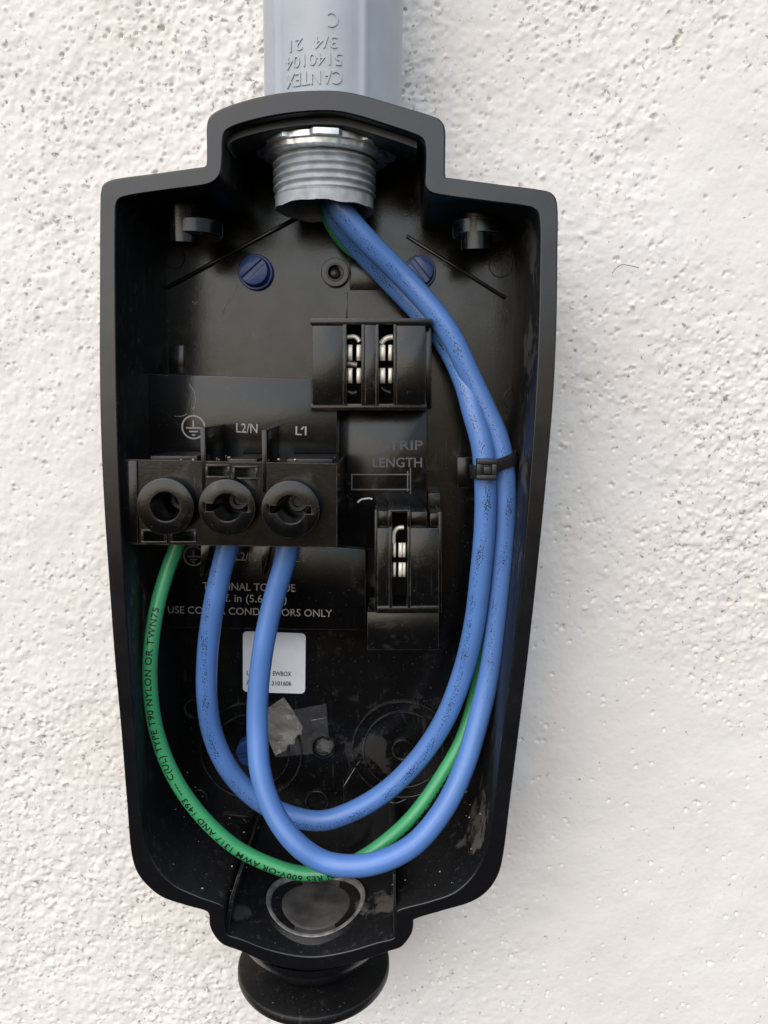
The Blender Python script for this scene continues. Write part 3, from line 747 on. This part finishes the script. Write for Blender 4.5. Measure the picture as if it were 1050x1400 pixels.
# ------------------------------------------------------------------ wires
A_ = [(452,225,29),(458,262,29),(471,292,29),(503,330,27.5),(548,375,25),(587,418,25),(618,462,25),(643,515,25),(664,560,25.5),(680,597,26),(689,640,26.3),(691,700,26.3),(687,770,26),(680,840,26),
      (669,920,27),(654,985,29),(632,1055,33),(604,1110,38),(565,1155,42),(520,1178,44),(480,1184,44),(440,1177,43),(404,1152,42),(374,1110,39),(357,1060,36),(352,1005,33),(353,945,31),(361,880,30),(374,820,29),(389,768,29),(397,730,29),(399,705,29)]
B_ = [(446,225,24),(450,262,23.5),(461,298,22.5),(492,340,19.5),(533,384,17.5),(575,428,18),(610,472,20),(634,520,23.5),(647,565,26.5),(658,605,28),(663,650,28.5),(663,715,28.5),(657,785,28),(649,850,27),
      (634,915,26),(607,985,25),(570,1040,24),(527,1082,23.5),(482,1109,23),(440,1122,23),(396,1115,23),(352,1093,24),(315,1055,25),(292,1008,26),(283,955,27),(284,890,28),(292,830,29),(303,778,29),(314,735,29),(318,705,29)]
G_ = [(440,225,18.5),(443,262,18),(449,296,17),(474,334,15),(513,362,12.8),(560,406,11),(604,464,11.5),(630,525,14),(655,575,16.5),(668,620,18.5),(675,680,19),(674,760,19),(668,840,19),(660,900,20),(650,950,21),(631,1012,24),(603,1062,27),(565,1115,31),(528,1150,35),(495,1173,36.5),
      (455,1191,37),(415,1194,37),(372,1183,37),(322,1158,37),(275,1115,37),(238,1062,37),(214,1000,37),(205,935,37),(207,880,36),(216,825,33),(229,780,30),(242,745,29),(247,715,29)]
def wire(pts, rad, mat, label):
    path = catmull([WP(*p) for p in pts], 9)
    o = tube('wire', path, rad, mat, None, at=path[-1]); o['label'] = label; o['category'] = 'wire'
    return o, path
wA, pA = wire(A_, 3.0, 'blue1', 'blue wire in the end terminal, lying on top in the bottom loop')
wB, pB = wire(B_, 3.0, 'blue2', 'blue wire in the middle terminal, passing under the other blue wire')
wG, pG = wire(G_, 2.05, 'green', 'thin green ground wire with black lettering')
wA['group'] = wB['group'] = 'blue wires'
def print_on_wire(txt, path, rad, s0, s1, hgt, th0, th1, parent):
    """black lettering bent round a wire; s in mm from the path's start, th the turn away from the front"""
    cum = [0]
    for a, b in zip(path[:-1], path[1:]): cum.append(cum[-1] + (b - a).length / MM)
    cum = np.array(cum); fr = frames(path)
    def at(s):
        i = int(min(max(np.searchsorted(cum, s) - 1, 0), len(path) - 2)); f = (s - cum[i]) / (cum[i + 1] - cum[i])
        t, n_, b_ = [fr[i][k].lerp(fr[i + 1][k], f).normalized() for k in range(3)]
        return path[i].lerp(path[i + 1], f), n_, b_
    bm, x0, x1 = text_mesh(txt, cuts=1, bold=.022, spacing=1.1)
    c = hgt / .7; d = 1 if s1 > s0 else -1
    for v in bm.verts:
        f = (v.co.x - x0) / (x1 - x0); s = s0 + f * (s1 - s0); th = th0 + (th1 - th0) * f
        p, n_, b_ = at(s); a = th + (v.co.y - .35) * c / rad * SIDE
        v.co = p + (n_ * math.cos(a) + b_ * math.sin(a)) * (rad + .04) * MM
    me = bpy.data.meshes.new('print'); bm.to_mesh(me); bm.free()
    return link('printed_text', me, 'ink_black', parent, smooth=0)
SIDE = -1
def s_at(path, px, py):
    best, s, bs = 1e9, 0, 0
    for i, p in enumerate(path):
        if i: s += (p - path[i - 1]).length / MM
        q = CFW @ (p - camo.matrix_world.translation); x = CX + F * q.x / -q.z; y = CY - F * q.y / -q.z
        d = (x - px) ** 2 + (y - py) ** 2
        if d < best and y > 600: best, bs = d, s
    return bs
print_on_wire('SUN RES 600V-OR AWM 1317 AND 1493 ---- C(UL) TYPE T90 NYLON OR TWN75', pG, 2.05, s_at(pG, 472, 1186), s_at(pG, 215, 828), 1.75, -.2, .1, wG)
print_on_wire('600V-OR AWM', pG, 2.05, s_at(pG, 520, 1155), s_at(pG, 606, 1058), 1.3, -.75, -.75, wG)

# ------------------------------------------------------------------ cable tie
def near(path, py):
    for i, p in enumerate(path):
        q = CFW @ (p - camo.matrix_world.translation); y = CY - F * q.y / -q.z
        if y > py: return p, (path[i + 1] - path[i - 1]).normalized()
cB, tB = near(pB, 636); cA, tA = near(pA, 628); cG, tG = near(pG, 632)
tie = thing('cable_tie', 'black cable tie strapping the two blue wires together', 'cable tie', cB)
pl = []
# stadium round both wires in a nearly level plane
dirv = (cA - cB); e1 = dirv.normalized(); axd = tB; e2 = axd.cross(e1).normalized()
if e2.y > 0: e2 = -e2
r = 3.2 * MM
for t in np.linspace(math.pi / 2, 3 * math.pi / 2, 14): pl.append(cB + e1 * math.cos(t) * r + e2 * math.sin(t) * r)
for t in np.linspace(-math.pi / 2, math.pi / 2, 14): pl.append(cA + e1 * math.cos(t) * r + e2 * math.sin(t) * r)
bm = bmesh.new(); rows = []; m_ = len(pl)
cc = (cA + cB) / 2
for p in pl:
    o_ = (p - cc).normalized()
    rows.append([bm.verts.new(p + axd * s_ * 1.7 * MM + o_ * k_ * MM) for s_, k_ in ((-1, 0), (1, 0), (1, 1.0), (-1, 1.0))])
for i in range(m_):
    A, B = rows[i], rows[(i + 1) % m_]
    for k in range(4): bm.faces.new((A[k], A[(k + 1) % 4], B[(k + 1) % 4], B[k]))
link('strap', bm_mesh(bm, 'strap', .15), 'tie', tie)
hc = cB + OUT * 4.5 * MM; bm = bmesh.new()
def obox(c, sx, sy, sz, u=EX, v=OUT, w=UP):
    vs = [bm.verts.new(c + u * a * sx * MM + v * b * sy * MM + w * d * sz * MM) for a in (-1, 1) for b in (-1, 1) for d in (-1, 1)]
    for f in ((0, 1, 3, 2), (4, 6, 7, 5), (0, 4, 5, 1), (2, 3, 7, 6), (0, 2, 6, 4), (1, 5, 7, 3)): bm.faces.new([vs[i] for i in f])
hz = 3.1
for (ox, oz, sx, sz) in ((0, 2.1, 2.7, .7), (0, -2.1, 2.7, .7), (-2.0, 0, .7, 1.5), (2.0, 0, .7, 1.5)): obox(hc + Vector((ox * MM, 0, oz * MM)), sx, 1.6, sz)
obox(hc - OUT * .7 * MM, 2.0, .8, 2.0)
link('head', bm_mesh(bm, 'head', .25), 'tie', tie)
bm = bmesh.new(); obox(hc + OUT * .3 * MM + Vector((.2 * MM, 0, -.2 * MM)), 1.0, .9, 1.0); link('pawl', bm_mesh(bm, 'pawl', .2), 'tie', tie)

# ------------------------------------------------------------------ sticker, tape, scrap
hs = FL + .15
def rounded(pts, r, k=6):
    out = []; n_ = len(pts)
    for i in range(n_):
        p = Vector(pts[i]); a = (Vector(pts[i - 1]) - p).normalized(); b = (Vector(pts[(i + 1) % n_]) - p).normalized()
        for t in (j_ / (k - 1) for j_ in range(k)):
            q = (1 - t) ** 2 * (p + a * r) + 2 * t * (1 - t) * p + t * t * (p + b * r); out.append((q.x, q.y))
    return out
st = thing('sticker', 'white rounded paper label stuck on the back panel', 'label', WP(375, 948, FL))
prism('paper', rounded(px_poly([(332, 863), (418, 866), (417, 948.5), (332, 946)], hs), 1.6), FL, hs, 'paper', st, 0)
for txt, p0, p1 in (('L', (337.5, 923), (341, 923)), ('EWBOX', (373, 923.5), (398.5, 924.5)), ('A', (337, 936), (341.5, 936)), ('3101606', (371.5, 937), (398.5, 937.5))):
    flat_text(txt, p0, p1, 6.5, hs, 'ink_black', st, raise_=.03, bold=.022)

def sheet(name, pts, h, mat, label, cat, amp, seed, hole=None):
    """thin film over an outline: filled grid clipped to the outline, crumpled by noise"""
    bm = bmesh.new(); vs = [bm.verts.new((x, y, 0)) for x, y in pts]; bm.faces.new(vs)
    bmesh.ops.triangulate(bm, faces=bm.faces); bmesh.ops.subdivide_edges(bm, edges=bm.edges, cuts=7, use_grid_fill=True)
    from mathutils import noise as mn
    for v in bm.verts:
        q = v.co / 16; a = mn.noise(Vector((q.x, q.y, seed))); b2 = mn.noise(Vector((q.x * 2.7, q.y * 2.7, seed + 5)))
        v.co = WP(v.co.x, v.co.y, h + abs(a) * amp * 1.6 + abs(b2) * amp * .6)
    bmesh.ops.recalc_face_normals(bm, faces=bm.faces)
    bmesh.ops.solidify(bm, geom=list(bm.faces), thickness=.05 * MM)
    me = bpy.data.meshes.new(name); bm.to_mesh(me); bm.free()
    o = link(name, me, mat, None, at=WP(pts[0][0], pts[0][1], h)); o['label'] = label; o['category'] = cat
    return o
sheet('clear_tape', [(362, 978), (446, 962), (451, 1028), (378, 1035)], FL + .3, 'tape', 'strip of clear tape stuck below the white label', 'tape', .15, 1)
sheet('crumpled_tape', [(366, 968), (388, 953), (400, 970), (414, 994), (412, 1000), (395, 998), (384, 1004), (393, 1020), (391, 1026), (381, 1022), (376, 1033), (362, 1000)], FL + 1.2, 'tape_white', 'crumpled torn piece of whitish tape below the label', 'tape', 1.2, 3)
sc_path = catmull([WP(x, y, 14.4) for x, y in ((489, 687), (493, 683.5), (499, 682), (505, 681.5), (509, 682.5))], 6)
o = tube('fibre_scrap', sc_path, .28, 'fibre', None, 8, at=sc_path[0]); o['label'] = 'tiny white fibre scrap lying below the strip gauge'; o['category'] = 'debris'

hp = catmull([WP(x, y, 1.4) for x, y in ((837, 374), (842, 367), (850, 362), (860, 363), (874, 366))], 6)
o = tube('hair', hp, .09, 'ink_black', None, 6, at=hp[0]); o['label'] = 'thin dark hair stuck to the stucco wall'; o['category'] = 'debris'

# plaster crumbs that fell in while the box was fitted: on the floor of the box and the top of the block
bm = bmesh.new(); low = [p for p in ip if p.z < P(430, 1150, H_RIM).z and abs(p.x - xb) > 22]
for _ in range(170):
    if random.random() < .75:
        p = random.choice(low); pos = Vector((p.x + random.uniform(-1.5, 1.5), random.choice((random.uniform(6, 44), random.uniform(6, 12))), p.z + .25))
    else:
        q = P(random.uniform(200, 455), 630, HB); pos = Vector((q.x, random.uniform(23, 41), q.z + .1))
    rad = .12 + .32 * random.random() ** 2.5
    mt = Matrix.Translation(W(pos.x, pos.y, pos.z)) @ Matrix.Rotation(random.uniform(0, 6), 4, 'X') @ Matrix.Diagonal((rad * MM, rad * MM * random.uniform(.5, 1), rad * MM * random.uniform(.5, 1), 1))
    bmesh.ops.create_icosphere(bm, subdivisions=1, radius=1, matrix=mt)
me = bpy.data.meshes.new('plaster_crumbs'); bm.to_mesh(me); bm.free()
M['crumb'] = simple('plaster_crumb', (.42, .41, .39), .8, noise=.3, nscale=900)
o = link('plaster_crumbs', me, 'crumb', None, at=W(xb, 0, zb)); o['kind'] = 'stuff'; o['label'] = 'pale plaster crumbs lying in the bottom of the box'; o['category'] = 'debris'
